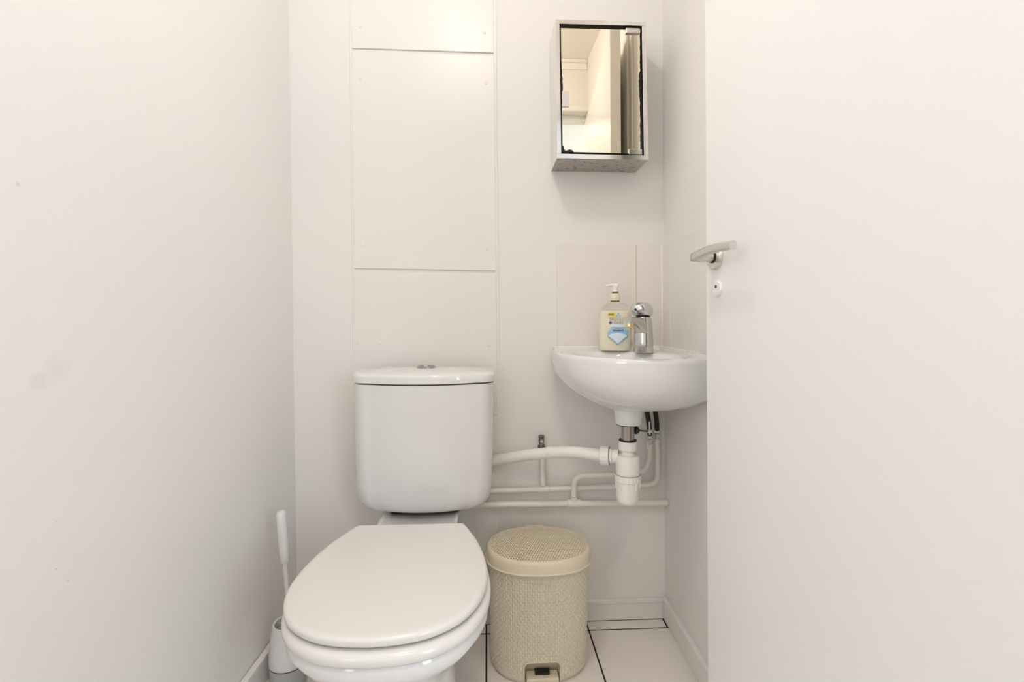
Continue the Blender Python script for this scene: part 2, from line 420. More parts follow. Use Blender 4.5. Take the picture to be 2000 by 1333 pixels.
# the leaf leans like its frame: top edge slightly left of the bottom edge
lean = Vector((0.0095, 0, 0))
def dpt(u, v, n, z): return EB + dd*u + dn*n + Vector((0, 0, z)) + lean*((0.66-z))
bm = B(); TH = 0.038
hexa(bm, [dpt(0, 0, 0, 0.006), dpt(0.735, 0, 0, 0.006), dpt(0.735, 0, 0, DOORTOP-.012), dpt(0, 0, 0, DOORTOP-.012)],
     [dpt(0, 0, -TH, 0.006), dpt(0.735, 0, -TH, 0.006), dpt(0.735, 0, -TH, DOORTOP-.012), dpt(0, 0, -TH, DOORTOP-.012)])
link('door_leaf', bm, M['door'], door, smooth=None, bevel=0.0015)
def door_at(px, py):
    d = at(px, py, Y=-1.0)-_C; n = dn; p0 = dpt(0, 0, 0, 1.0)
    t = (p0-_C).dot(n)/d.dot(n); return _C+d*t
hp = door_at(1399, 503)
bm = B(); lathe(bm, hp, dn, [(0.0255, 0), (0.0255, 0.006), (0.0235, 0.0085), (0.012, 0.0085)], 36)
link('rose', bm, M['steelb'], door)
bm = B(); lathe(bm, hp+dn*0.0083, dn, [(0.0118, 0), (0.0118, 0.002)], 24)
link('collar_ring', bm, M['dark'], door)
bm = B()
hz = Vector((0, 0, 1))
# neck out of the door, then the flat grip back along the leaf towards the hinge
tube(bm, [hp+dn*0.009, hp+dn*0.030, hp+dn*0.044], [0.0098, 0.0098, 0.0100], 20)
pts = [hp+dn*0.043-dd*0.009, hp+dn*0.0465-dd*0.005, hp+dn*0.048+dd*0.012, hp+dn*0.048+dd*0.05, hp+dn*0.047+dd*0.088, hp+dn*0.046+dd*0.126]
loops = []
for i, p in enumerate(pts):
    s = (0.85, 1.0, 1.0, 0.95, 0.92, 0.9)[i]; hw, ht = 0.0080*s, 0.0088*s
    off = Vector((0, 0, (0, 0, .001, .006, .007, .0055)[i]))
    lp = []
    for k in range(20):
        a = 2*PI*k/20; c, q = math.cos(a), math.sin(a)
        e = lambda v: math.copysign(abs(v)**0.6, v)
        lp.append(p+off+dn*(hw*e(c))+hz*(ht*e(q)))
    loops.append(lp)
loft(bm, loops); link('lever', bm, M['steelb'], door, smooth=50)
kp = door_at(1402.5, 564)
bm = B(); lathe(bm, kp, dn, [(0.0165, 0), (0.0165, 0.003), (0.0145, 0.005), (0.0001, 0.005)], 32)
esc = link('escutcheon', bm, M['door'], door)
bm = B(); lathe(bm, kp+dn*0.0012+Vector((0, 0, 0.004)), dn, [(0.0034, 0), (0.0034, 0.0042)], 16)
link('key_slot', bm, M['black'], esc)
for z in (0.25, 1.75):
    bm = B(); lathe(bm, dpt(0.741, 0, -0.004, z), (0, 0, 1), [(0.006, 0), (0.006, 0.09)], 14)
    link('hinge', bm, M['steelb'], door)

# ------------------------------------------------------------------ mirror cabinet
CF = -0.125                          # plane of the cabinet front
c00 = at(1088, 309, Y=CF); c10 = at(1266.5, 312.5, Y=CF); c01 = at(1084, 37.5, Y=CF); c11 = at(1262, 42.5, Y=CF)
cab = thing('mirror_cabinet', 'polished steel wall cabinet with a worn mirror door hung above the basin', 'cabinet', ((c00.x+c10.x)/2, 0, c00.z))
def cp(u, v, y):                     # bilinear point on the front plane, at depth y
    p = (c00*(1-u)+c10*u)*(1-v)+(c01*(1-u)+c11*u)*v
    return Vector((p.x, y, p.z))
T = 0.0125
W_ = (c10-c00).length; H_ = (c01-c00).length; tu, tv = T/W_, T/H_
bm = B()
def cbox(u0, u1, v0, v1, ya, yb, b=None):
    hexa(b or bm, [cp(u0, v0, ya), cp(u1, v0, ya), cp(u1, v1, ya), cp(u0, v1, ya)], [cp(u0, v0, yb), cp(u1, v0, yb), cp(u1, v1, yb), cp(u0, v1, yb)])
cbox(0, tu, tv, 1-tv, CF, -0.001); cbox(1-tu, 1, tv, 1-tv, CF, -0.001); cbox(0, 1, 1-tv, 1, CF, -0.001)
cbox(tu, 1-tu, tv, 1-tv, -0.006, -0.001)
body = link('cabinet_body', bm, M['steel'], cab, smooth=None, bevel=0.0008, seg=2)
bm = B(); cbox(0, 1, 0, tv, CF, -0.001)
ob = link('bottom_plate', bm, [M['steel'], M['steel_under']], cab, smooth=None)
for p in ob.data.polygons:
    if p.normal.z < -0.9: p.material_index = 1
# dark recess and mirror door
bm = B(); cbox(tu, 1-tu, tv, 1-tv, CF+0.016, CF+0.0145, bm)
link('recess_panel', bm, M['mirror_edge'], cab, smooth=None)
mdoor = None
def zi(px, py, y=CF+0.006): p = at(px, py, Y=y); return Vector((p.x, y, p.z))
mq = [zi(1099, 296.5), zi(1254, 300.5), zi(1250.5, 59), zi(1095.5, 55)]
bm = B(); off = Vector((0, 0.005, 0)); hexa(bm, mq, [p+off for p in mq])
mdoor = link('mirror_door', bm, M['mirror'], cab, smooth=None)
# desilvered ragged edge on the glass: thin flakes
def flakes(pts, name='desilvered_edge'):
    bm = B(); vs = [zi(x, y, CF+0.0056) for x, y in pts]; q = [v+Vector((0, .0003, 0)) for v in vs]
    f = [bm.verts.new(v) for v in vs]; bm.faces.new(f)
    g = [bm.verts.new(v) for v in q]; bm.faces.new(g[::-1])
    n = len(f)
    for i in range(n): bm.faces.new((f[i], g[i], g[(i+1) % n], f[(i+1) % n]))
    return link(name, bm, M['mirror_edge'], mdoor, smooth=None)
rt_edge = [(1254.2, 300.5), (1250.5, 59)]
left = []
for k in range(60):
    y = 298-k*3.9; base = 1250.4+3.7*(y-59)/241
    d = 0.8+random.random()*0.8
    if 140 < y < 190: d = 3.0+random.random()*1.6
    elif 190 <= y < 240: d = 2.2+random.random()*1.4
    elif y >= 240: d = 2.6+random.random()*1.2
    elif 122 < y < 135: d = 2.4*random.random()+1
    left.append((base-d, y))
flakes([(1254.2, 300.5)]+left+[(1250.6, 61)][::1])
flakes([(1099, 296.4), (1098.6, 284), (1101, 286), (1102.5, 292), (1105, 295), (1108, 293.6), (1112, 292.2), (1117, 293), (1120.5, 297)])
lw_ = [(1099.0-3.5*(1-(y-55)/241.)+random.random()*1.0+(1.4 if 150 < y < 178 else .2), y) for y in range(120, 182, 4)]
flakes([(1096.5, 120), (1097.4, 181)]+lw_[::-1])
def clip(px0, py0, px1, py1, name='glass_clip'):
    bm = B(); a = zi(px0, py1, CF); b = zi(px1, py0, CF)
    box(bm, (a.x, CF+0.0005, a.z), (b.x, CF+0.0055, b.z))
    return link(name, bm, M['steel'], cab, smooth=None, bevel=0.001)
clip(1222.5, 55, 1250, 64); clip(1097.5, 178.5, 1111.5, 207.5); clip(1228.5, 291.5, 1254, 301.5)

# ------------------------------------------------------------------ toilet
TX = -0.186
toilet = thing('toilet', 'white close-coupled toilet with its lid closed and dual flush cistern', 'toilet', (TX, -0.4, 0))
def catmull(P, n=6):
    out = []
    for i in range(len(P)-1):
        p0 = P[max(i-1, 0)]; p1 = P[i]; p2 = P[i+1]; p3 = P[min(i+2, len(P)-1)]
        for k in range(n):
            t = k/n
            out.append(tuple(0.5*((2*b)+(-a+c)*t+(2*a-5*b+4*c-d)*t*t+(-a+3*b-3*c+d)*t**3) for a, b, c, d in zip(p0, p1, p2, p3)))
    out.append(P[-1]); return out
half = catmull([(.1285, 0), (.160, .082), (.1785, .160), (.1845, .225), (.181, .275), (.167, .322), (.139, .366), (.095, .397), (.048, .411), (0, .4155)], 5)
def egg(dx=0.0, dfront=0.0, sh=0.0, y0=-0.3115, z=0.45, sx=1.0, back=0.0, n_back=6):
    """closed outline of the seat: back edge straight"""
    R = [(TX+sh+x*1.012*(1+dx/.1845), y0+back-y*1.024*(1+(dfront+back)/.4155), z) for x, y in half]
    Lh = [(2*(TX+sh)-x, y, z_) for x, y, z_ in R[::-1]][1:]
    top = [(R[0][0]*(t)+Lh[-1][0]*(1-t), R[0][1], z) for t in [k/n_back for k in range(1, n_back)]]
    return [Vector(p) for p in R+Lh+top]
LIDZ = 0.4495
def ring_stack(specs, sh=0.0):
    return [egg(dx=a, dfront=b, z=z, back=c, sh=sh) for a, b, c, z in specs]
bm = B()
loft(bm, ring_stack([(-.012, -.010, -.004, LIDZ-.014), (-.002, -.001, 0, LIDZ-.0145), (0.0, 0, 0, LIDZ-.012), (.0005, .001, 0, LIDZ-.006), (-.0010, -.001, -.001, LIDZ-.002), (-.0045, -.0045, -.003, LIDZ-.0004), (-.012, -.012, -.006, LIDZ)]))
seat_cover = link('toilet_lid', bm, M['seatp'], toilet, smooth=60)
bm = B()
SZ = LIDZ-.0195
outer = [(-.014, 0, .0, SZ-.021), (-.001, .009, .0, SZ-.022), (.0030, .0130, .0, SZ-.017), (.0035, .0140, .0, SZ-.010), (.0020, .0120, 0, SZ-.004), (-.0020, .007, 0, SZ-.0003), (-.008, -.003, 0, SZ)]
inner = [(-.055, -.065, -.06, SZ-.001), (-.062, -.073, -.06, SZ-.006), (-.064, -.075, -.06, SZ-.020)]
L = loft(bm, ring_stack(outer+inner, .0035), False, False)
for i in range(len(L[0])):
    j = (i+1) % len(L[0]); bm.faces.new((L[-1][i], L[-1][j], L[0][j], L[0][i]))
link('seat', bm, M['seatp'], toilet, smooth=60)
for sx in (-1, 1):
    bm = B(); lathe(bm, (TX+sx*.078-.018, -0.300, SZ+.001), (1, 0, 0), [(.0085, 0), (.0095, .002), (.0095, .034), (.0085, .036)], 18)
    link('hinge', bm, M['seatp'], toilet)
# pan: rim, bowl and pedestal down to the floor
RZ = SZ-.0235
def ped(cx, hw, yb, yf, z, n=None):
    """D-shaped loop with as many points as egg()"""
    e = egg(z=z); out = []
    ys = [p.y for p in e]; y0_, y1_ = max(ys), min(ys)
    for p in e:
        t = (y0_-p.y)/(y0_-y1_); s = (p.x-TX)/.1845
        out.append(Vector((cx+s*hw, yb+(yf-yb)*t, z)))
    return out
loops = [egg(dx=-.02, dfront=-.02, z=RZ, sh=.0035), egg(dx=-.008, dfront=-.001, z=RZ+.0005, sh=.0035), egg(dx=-.003, dfront=.004, z=RZ-.006, sh=.0035), egg(dx=-.0015, dfront=.0065, z=RZ-.020, sh=.0035),
         egg(dx=-.015, dfront=-.007, z=RZ-.042, sh=.003)]
ll = [(RZ-.075, .153, -.312, -.685), (RZ-.11, .132, -.306, -.645), (RZ-.15, .115, -.30, -.605), (RZ-.19, .112, -.29, -.575), (RZ-.24, .114, -.28, -.572), (RZ-.30, .116, -.26, -.570), (.05, .112, -.24, -.580), (.012, .120, -.23, -.595), (0.0, .120, -.23, -.596)]
for z, hw, yb, yf in ll: loops.append(ped(TX, hw, yb, yf, z))
bm = B(); loft(bm, loops[::-1])
# rear plateau that carries the cistern and soil outlet box down to the floor
def rrect(cx, hw, y0, y1, z, r=0.02, n=5):
    P = []
    for (sx, sy, a0) in ((1, 1, 0), (-1, 1, 90), (-1, -1, 180), (1, -1, 270)):
        cx_, cy_ = cx+sx*(hw-r), (y1-r if sy > 0 else y0+r)
        for k in range(n+1):
            a = math.radians(a0+90*k/n); P.append(Vector((cx_+r*math.cos(a), cy_+r*math.sin(a), z)))
    return P
pz = RZ-.001
loft(bm, [rrect(TX, .085, -.40, -.06, 0.0), rrect(TX, .085, -.40, -.05, .20), rrect(TX, .095, -.40, -.03, pz-.05), rrect(TX, .107, -.40, -.022, pz-.012), rrect(TX, .107, -.40, -.022, pz-.004), rrect(TX, .102, -.395, -.025, pz)])
pan = link('pan', bm, M['ceramic'], toilet, smooth=50)
# cistern
def cist(cx, hw, yb, yf, z, rr=0.05, bul=0.035, n=10):
    """flat back, straight sides, rounded front corners and a bulged front"""
    P = []
    ys = yf+bul
    P += [(hw, yb), (hw, yb+(ys+rr-yb)*.4), (hw, yb+(ys+rr-yb)*.75)]
    for k in range(n+1):
        a = (k/n)*PI/2; P.append((hw-rr+rr*math.cos(a), ys+rr-(rr)*math.sin(a)))
    x1 = hw-rr
    for k in range(1, n): 
        x = x1*(1-k/n); P.append((x, ys-bul*(1-(x/x1)**2)))
    P.append((0, yf))
    R = [(cx+x, y) for x, y in P]; Lh = [(cx-x, y) for x, y in P[::-1]][1:]
    return [Vector((x, y, z)) for x, y in R+Lh]
CX = TX+.0115; CB = -0.046
ZB = 0.4125; ZT = 0.7720
lv = [(ZB, .118, -.150, .03, .012), (ZB+.003, .137, -.165, .035, .016), (ZB+.010, .157, -.180, .04, .020), (ZB+.022, .175, -.190, .045, .024), (ZB+.040, .1845, -.197, .05, .026), (ZB+.070, .1890, -.201, .052, .027),
      (ZB+.13, .1910, -.204, .052, .028), (ZB+.22, .1925, -.207, .052, .028), (ZT, .1935, -.210, .052, .028)]
bm = B(); loft(bm, [cist(CX, hw, CB, yf, z, rr, bul) for z, hw, yf, rr, bul in lv])
cisternb = link('cistern', bm, M['ceramic'], toilet, smooth=60)
ZT2 = ZT+.0032
lv = [(ZT2, .192, -.207, .052, .028), (ZT2+.0012, .1980, -.2125, .053, .029), (ZT2+.018, .1985, -.2135, .053, .029), (ZT2+.0225, .1972, -.2122, .053, .029), (ZT2+.0258, .1935, -.2085, .052, .029), (ZT2+.0275, .188, -.203, .05, .029), (ZT2+.0310, .15, -.17, .05, .026), (ZT2+.0345, .10, -.14, .045, .018)]
bm = B(); loft(bm, [cist(CX, hw, CB+.002-(.0 if i < 6 else .012*(i-5)), yf, z, rr, bul) for i, (z, hw, yf, rr, bul) in enumerate(lv)])
cl = link('cistern_lid', bm, M['ceramic'], toilet, smooth=60)
bm = B(); loft(bm, [cist(CX, hw, CB-.004, -.20, z, .05, .026) for z, hw in ((ZT-.002, .185), (ZT2+.002, .185))])
link('lid_gap_strip', bm, M['brown'], toilet)  # dark brown layer in the gap between cistern and lid
fb = at(828, 719.5, Z=ZT2+.036)
btn = None
bm = B(); zc = ZT2+.0335
lathe(bm, (CX, -.096, zc), (0, 0, 1), [(.0268, -.003), (.0268, .0040), (.0250, .0056), (.0215, .0056), (.0205, .0005), (.0, .0005)], 40)
btn = link('flush_button', bm, M['metal_pipe'], cl)
for sg in (-1, 1):
    bm = B(); arc_ = [Vector((CX+sg*(.0022+0), -.096-.0185, 0))]+[Vector((CX+sg*max(.0022, .0190*math.cos(a_)), -.096+.0190*math.sin(a_), 0)) for a_ in [(-80+160*k/14)*PI/180 for k in range(15)]]+[Vector((CX+sg*.0022, -.096+.0185, 0))]
    loft(bm, [[p+Vector((0, 0, zc+.0005)) for p in arc_], [p+Vector((0, 0, zc+.0034)) for p in arc_]]); link('button_half', bm, M['chrome'], cl, smooth=None)
# neck gasket: dark foam between pan and cistern
bm = B(); loft(bm, [rrect(CX, .100, -.140, -.03, pz+.0002), rrect(CX, .100, -.140, -.03, ZB+.001)])
link('gasket', bm, M['black'], toilet)

# ------------------------------------------------------------------ toilet brush and holder
hc = Vector((-0.5150, -0.222, 0)); 
holder = thing('brush_holder', 'white toilet brush holder with grey base on the floor between left wall and toilet', 'brush holder', hc)
bm = B(); lathe(bm, hc, (0, 0, 1), [(.036, .0005), (.0415, .004), (.0465, .028), (.0482, .0585)], 36)
link('holder_base', bm, M['grey'], holder)
bm = B(); lathe(bm, hc, (0, 0, 1), [(.0468, .058), (.0468, .0620)], 36); link('seam_ring', bm, M['black'], holder)
bm = B(); prof = [(.0482, .0615), (.0486, .066), (.0482, .080), (.0460, .105), (.0425, .142), (.0395, .158), (.0375, .1625), (.0355, .163), (.0335, .1605), (.034, .148), (.038, .09), (.040, .066)]
lathe(bm, hc, (0, 0, 1), prof, 40, False, False)
link('holder_cup', bm, M['brushw'], holder)
brush = thing('toilet_brush', 'white toilet brush with thick rounded grip standing in its holder', 'brush', hc+Vector((0, 0, .03)))
top = at(548.5, 1000, Y=-0.235); btm = hc+Vector((0.004, 0.0, 0.130))
ax = (top-btm); Ln = ax.length; ax.normalize()
bm = B(); lathe(bm, btm, ax, [(.0055, 0), (.0055, Ln*.35), (.0062, Ln*.62)], 16); link('shaft', bm, M['brushw'], brush)
bm = B(); lathe(bm, btm, ax, [(.0095, Ln*.590), (.0115, Ln*.600), (.0122, Ln*.66), (.0125, Ln*.78), (.0122, Ln*.965), (.0115, Ln*.99), (.0085, Ln*1.0)], 24); link('grip', bm, M['brushw'], brush)
bm = B(); lathe(bm, btm, ax, [(.0055, .045), (.0180, .040), (.0225, .022), (.0235, .0), (.0225, -.03), (.016, -.045), (.004, -.052)], 24)
rr_ = random.Random(3)
for k in range(90):
    a = rr_.random()*2*PI; h = -.045+rr_.random()*.075
    u = Vector((math.cos(a), math.sin(a), 0)); p = btm+ax*h
    tube(bm, [p+u*.018, p+u*.0262], .0009, 5)
link('brush_head', bm, M['brushw'], brush)

# ------------------------------------------------------------------ pedal bin
BC = Vector((at(1052.5, 1065, Z=0.3245).x, -0.163, 0))
pbin = thing('pedal_bin', 'sand coloured plastic pedal bin with woven rattan texture under the basin', 'bin', BC)
def sup(a, hx, hy, e=2.35):
    c, s = math.cos(a), math.sin(a); k = (abs(c)**e+abs(s)**e)**(-1/e)
    return hx*c*k, hy*s*k
BHX, BHY = 0.1425, 0.1110
HB = 0.2960
# woven body: a fine displaced wall, with an arched recess for the pedal
NU, NV = 1440, 190
us = np.arange(NU)/NU*2*PI; vs = np.linspace(0, 1, NV)
U, V = np.meshgrid(us, vs)
cc, ss = np.cos(U), np.sin(U); e = 2.35; kk = (np.abs(cc)**e+np.abs(ss)**e)**(-1/e)
sc = 0.915+0.040*V**1.0 - 0.05*np.clip(1-V/0.06, 0, 1)**2.2
bulge = 1.0
colsn = 116; rowsn = 20
# arc-length parameter so that the stitches are evenly wide
X = BHX*cc*kk; Yy = BHY*ss*kk
seg = np.hypot(np.diff(np.append(X[0], X[0][0])), np.diff(np.append(Yy[0], Yy[0][0])))
arc = np.concatenate([[0], np.cumsum(seg)])[:-1]/seg.sum()
A_ = np.tile(arc, (NV, 1))
cu = A_*colsn; rv = V*rowsn
ci = np.floor(cu); par = np.mod(ci, 2)
fu = cu-ci-0.5; fv = np.mod(rv+0.5*par, 1.0)-0.5
bead = np.clip(1-(np.abs(fu)/0.46)**2.2, 0, 1)**0.6*np.clip(1-(np.abs(fv)/0.49)**3.0, 0, 1)**0.6
holes = np.clip(1-(fu/0.42)**2-((np.abs(fv)-0.5)/0.16)**2, 0, 1)
disp = 0.0022*bead-0.0020*holes
fade = np.clip((V-0.02)/0.03, 0, 1)
disp *= fade
nrm = np.stack([np.sign(cc)*np.abs(cc*kk)**(e-1)/BHX, np.sign(ss)*np.abs(ss*kk)**(e-1)/BHY]); nrm /= np.hypot(nrm[0], nrm[1])
PXx = BC.x+X*sc+nrm[0]*disp; PYy = BC.y+Yy*sc+nrm[1]*disp; PZz = 0.0005+V*HB
co = np.stack([PXx, PYy, PZz], -1).reshape(-1, 3)
RW, RH = 0.0460, 0.0605
fx = (PXx-BC.x).reshape(-1); fz = PZz.reshape(-1); fy = PYy.reshape(-1)
def inside(x, z): 
    z = z-0.0; r = 0.014
    dx = abs(x)-(RW-r); dz = z-(RH-r)
    return (abs(x) < RW) & (z < RH) & ~((dx > 0) & (dz > 0) & (dx*dx+dz*dz > r*r))
ins = inside(fx, fz) & (fy < BC.y)
idx = np.arange(NU*NV).reshape(NV, NU)
a = idx[:-1, :]; b = np.roll(idx, -1, 1)[:-1, :]; c = np.roll(idx, -1, 1)[1:, :]; d = idx[1:, :]
F = np.stack([a, b, c, d], -1).reshape(-1, 4)
keep = ~(ins[F].all(1))
me = bpy.data.meshes.new('bin_body'); me.from_pydata([tuple(p) for p in co], [], F[keep].tolist()); me.update()
bb = link_me('bin_body', me, M['bind'], pbin, smooth=60)
# smooth recess behind the pedal: arch tunnel with a lip
def arch(w, h, r, y, n=8):
    P = [Vector((BC.x+w, y, 0.0008))]
    for k in range(n+1):
        a_ = k/n*PI/2; P.append(Vector((BC.x+w-r+r*math.cos(a_), y, h-r+r*math.sin(a_))))
    for k in range(n+1):
        a_ = PI/2+k/n*PI/2; P.append(Vector((BC.x-w+r+r*math.cos(a_), y, h-r+r*math.sin(a_))))
    P.append(Vector((BC.x-w, y, 0.0008))); return P
yf = BC.y-BHY*0.915
bm = B()
def lip(w, h, r, dy):
    P = arch(w, h, r, 0)
    for p in P:
        xx = p.x-BC.x; t = math.asin(0)
        # y of the body surface at this x
        v_ = p.z/HB; k_ = .915+.04*v_-.05*max(0, 1-v_/.06)**2.2
        yy = BHY*k_*(1-min(.999, abs(xx)/(BHX*k_))**2.35)**(1/2.35)
        p.y = BC.y-yy+dy
    return P
loft(bm, [lip(RW+.0028, RH+.0028, .016, -.0012), lip(RW+.0024, RH+.0024, .016, -.0040), lip(RW+.0004, RH+.0004, .0145, -.0042), lip(RW-.0006, RH-.0006, .014, 0.0), lip(RW-.001, RH-.001, .013, .03)], False, False, close=False)
Lp = lip(RW-.001, RH-.001, .013, .03); f_ = [bm.verts.new(p) for p in Lp]; bm.faces.new(f_)
link('pedal_recess', bm, M['bin'], bb, smooth=40)
bm = B(); 
box(bm, (BC.x-.0415, yf-.006, .003), (BC.x+.0425, yf+.027, .021))
pedal = link('pedal', bm, M['bin'], pbin, smooth=None, bevel=0.003, seg=3)
bm = B(); box(bm, (BC.x-.0185, yf+.008, .0205), (BC.x+.0205, yf+.027, .0265))
link('pedal_pivot', bm, M['black'], pedal, smooth=None, bevel=0.001)
# lid: rim band + perforated weave + rear tab
def sl(hx, hy, z, n=96, e=2.35): return [Vector((BC.x+sup(2*PI*k/n, hx, hy, e)[0], BC.y+sup(2*PI*k/n, hx, hy, e)[1], z)) for k in range(n)]
LZ = HB
bm = B()
loft(bm, [sl(BHX-.004, BHY-.004, LZ-.004), sl(BHX+.0045, BHY+.0045, LZ-.0055), sl(BHX+.0052, BHY+.0052, LZ-.003), sl(BHX+.0025, BHY+.0025, LZ-.001), sl(BHX+.0015, BHY+.0015, LZ+.020), sl(BHX-.001, BHY-.001, LZ+.0245), sl(BHX-.0035, BHY-.0035, LZ+.0268), sl(BHX-.0065, BHY-.0065, LZ+.0284), sl(BHX-.0092, BHY-.0092, LZ+.0286), sl(BHX-.0098, BHY-.0098, LZ+.0250)], False, False)
lidb = link('bin_lid', bm, M['bin'], pbin, smooth=50)
# perforated weave top
px_, py_ = 0.0070, 0.0088
verts, faces = [], []
def cellz(x, y):
    r = (abs(x/BHX)**2.35+abs(y/BHY)**2.35)
    return LZ+0.0258+0.004*(1-r)
nrow = int(2*BHY/py_)+2
for j in range(-nrow//2, nrow//2+1):
    for i in range(-24, 25):
        x = (i+(0.5 if j % 2 else 0))*px_; y = j*py_
        r = (abs(x/(BHX-.0058))**2.35+abs(y/(BHY-.0058))**2.35)
        tab = (abs(x) < .0225 and 0 < y < BHY+.0075)
        if r > 1.0 and not tab: continue
        hx, hy = px_/2, py_/2
        edge = (r > 0.93 and not tab)
        base = len(verts)
        O = [(x-hx, y-hy), (x, y-hy), (x+hx, y-hy), (x+hx, y), (x+hx, y+hy), (x, y+hy), (x-hx, y+hy), (x-hx, y)]
        hw_, hh_ = 0.28*px_, 0.39*py_
        I = [(x-hw_*.75, y-hh_*.8), (x, y-hh_), (x+hw_*.75, y-hh_*.8), (x+hw_, y), (x+hw_*.75, y+hh_*.8), (x, y+hh_), (x-hw_*.75, y+hh_*.8), (x-hw_, y)]
        for k, (a_, b_) in enumerate(O):
            bumpz = (0.0009 if k in (1, 5) else 0.0 if k in (3, 7) else 0.0004)
            verts.append((BC.x+a_, BC.y+b_, cellz(a_, b_)+bumpz))
        for a_, b_ in I: verts.append((BC.x+a_, BC.y+b_, cellz(a_, b_)-0.0003))
        for a_, b_ in I: verts.append((BC.x+a_, BC.y+b_, cellz(a_, b_)-0.0035))
        for k in range(8):
            q = (k+1) % 8
            faces.append((base+k, base+q, base+8+q, base+8+k)); faces.append((base+8+k, base+8+q, base+16+q, base+16+k))
        if edge: faces.append(tuple(base+8+k for k in range(8)))
me = bpy.data.meshes.new('lid_weave'); me.from_pydata(verts, [], faces); me.update()
lw2 = link_me('lid_weave', me, M['bin'], lidb, smooth=None); lw2['kind'] = 'stuff'
# rim of the rear tab, dark sheet under the holes, painted as the unlit inside of the bin
bm = B()
tube(bm, smooth_path([(BC.x-.030, BC.y+BHY-.004, LZ+.0240), (BC.x-.0235, BC.y+BHY+.0085, LZ+.0245), (BC.x+.0235, BC.y+BHY+.0085, LZ+.0245), (BC.x+.030, BC.y+BHY-.004, LZ+.0240)], .006), .0022, 8)
link('lid_tab', bm, M['bin'], lidb)
bm = B(); loft(bm, [sl(BHX-.009, BHY-.009, LZ+.0060), sl(BHX-.009, BHY-.009, LZ+.0075)])
link('hole_shade_sheet', bm, M['hole_shade'], lidb)

# ------------------------------------------------------------------ corner basin
RZB = 0.8555                         # rim height
WX = RX(0.85)-0.008                  # face of the right hand tiles
WY = -0.0072
basin = thing('corner_basin', 'white ceramic corner washbasin wedged between the tiled back and right walls', 'basin', (WX-.2, -.2, .66))
cenx, ceny = WX-0.192, -0.208
def basin_outline(z, n=96):
    Lg = 0.382; Lb = 0.357; e_ = 0.120
    
    # bulged front from (WX-Lg, -e) to (WX-e, -Lg)
    a = Vector((WX-Lb, -e_)); b = Vector((WX-e_, -Lg)); nrm_ = Vector((-1, -1)).normalized()
    K = 22
    front = []
    for k in range(K+1):
        t = k/K; q = a.lerp(b, t)+nrm_*(0.082*(1-abs(2*t-1)**2.15)); front.append((q.x, q.y))
    pts = [(WX-Lb+.000, WY)]+[(WX-Lb-.001, WY-(e_+WY)*t*1.0) for t in (.3, .6)]+front+[(WX-e_*(1-t), -Lg) for t in (.4, .7)]+[(WX, -Lg)]+[(WX, -Lg+(Lg+WY)*t) for t in (.25, .5, .75)]+[(WX, WY)]+[(WX-Lb*t, WY) for t in (.25, .5, .75)]
    # resample to n by angle about the centre
    pts = [Vector(p) for p in pts]; tot = len(pts); out = []
    for k in range(n):
        an = 2*PI*k/n; d = Vector((math.cos(an), math.sin(an))); best = None
        for i in range(tot):
            p0, p1 = pts[i]-Vector((cenx, ceny)), pts[(i+1) % tot]-Vector((cenx, ceny))
            s = p1-p0; den = d.x*s.y-d.y*s.x
            if abs(den) < 1e-12: continue
            t = (p0.x*s.y-p0.y*s.x)/den; u_ = (p0.x*d.y-p0.y*d.x)/den
            if t > 0 and -1e-6 <= u_ <= 1+1e-6 and (best is None or t > best): best = t
        out.append((cenx+d.x*best, ceny+d.y*best))
    # two passes of light smoothing on the free corners
    for _ in range(7):
        new = []
        for i, q in enumerate(out):
            if q[0] > WX-.004 or q[1] > WY-.004: new.append(q); continue
            a_, b_ = out[i-1], out[(i+1) % n]; new.append(((a_[0]+b_[0]+2*q[0])/4, (a_[1]+b_[1]+2*q[1])/4))
        out = new
    return [Vector((x, y, z)) for x, y in out]
OUT = basin_outline(0)
bx_, by_ = at(1227.5, 820, Y=-.226).x, -.226            # centre of the bowl / waste
def ringz(g, z, r0=0.030, clampwall=True):
    res = []
    for k, p in enumerate(OUT):
        a = 2*PI*k/len(OUT)
        cx_, cy_ = bx_+r0*math.cos(a), by_+r0*math.sin(a)
        deg = math.degrees(a)
        ex = float(np.interp(deg, [0, 60, 120, 180, 225, 262, 292, 312, 335, 360], [5, 3.1, 3.1, 3.1, 3.15, 3.3, 3.8, 4.6, 5, 5]))
        gg = max(0.0, 1-g**ex)**.91
        res.append(Vector((cx_+(p.x-cx_)*gg, cy_+(p.y-cy_)*gg, z)))
    return res
def inset(dist, z):
    res = []
    for k, p in enumerate(OUT):
        v = Vector((cenx-p.x, ceny-p.y)); l = v.length; v = v/l
        res.append(Vector((p.x+v.x*dist, p.y+v.y*dist, z)))
    return res
def inner(s, z):
    res = []
    for k in range(len(OUT)):
        a = 2*PI*k/len(OUT)
        # oval bowl with its long axis across the corner
        u = Vector((1, -1)).normalized(); v = Vector((1, 1)).normalized()
        d = Vector((math.cos(a), math.sin(a)))
        au, av = d.dot(u), d.dot(v)
        rr = 1/math.sqrt((au/.150)**2+(av/.105)**2)
        res.append(Vector((bx_-.012+d.x*rr*s, by_-.018+d.y*rr*s, z)))
    return res
DEP = 0.141
bm = B()
outer = []
for t in [0, .05, .12, .22, .34, .46, .58, .70, .80, .88, .94, .98, 1.0]:
    outer.append(ringz(1-t, RZB-.010-DEP*(1-t)))
loops = outer+[inset(.0012, RZB-.006), inset(.003, RZB-.002), inset(.007, RZB), inset(.014, RZB+.0002)]
loops += [inner(1.05, RZB-.0005), inner(1.0, RZB-.004), inner(.95, RZB-.015), inner(.86, RZB-.045), inner(.70, RZB-.078), inner(.45, RZB-.098), inner(.15, RZB-.105)]
loft(bm, loops)
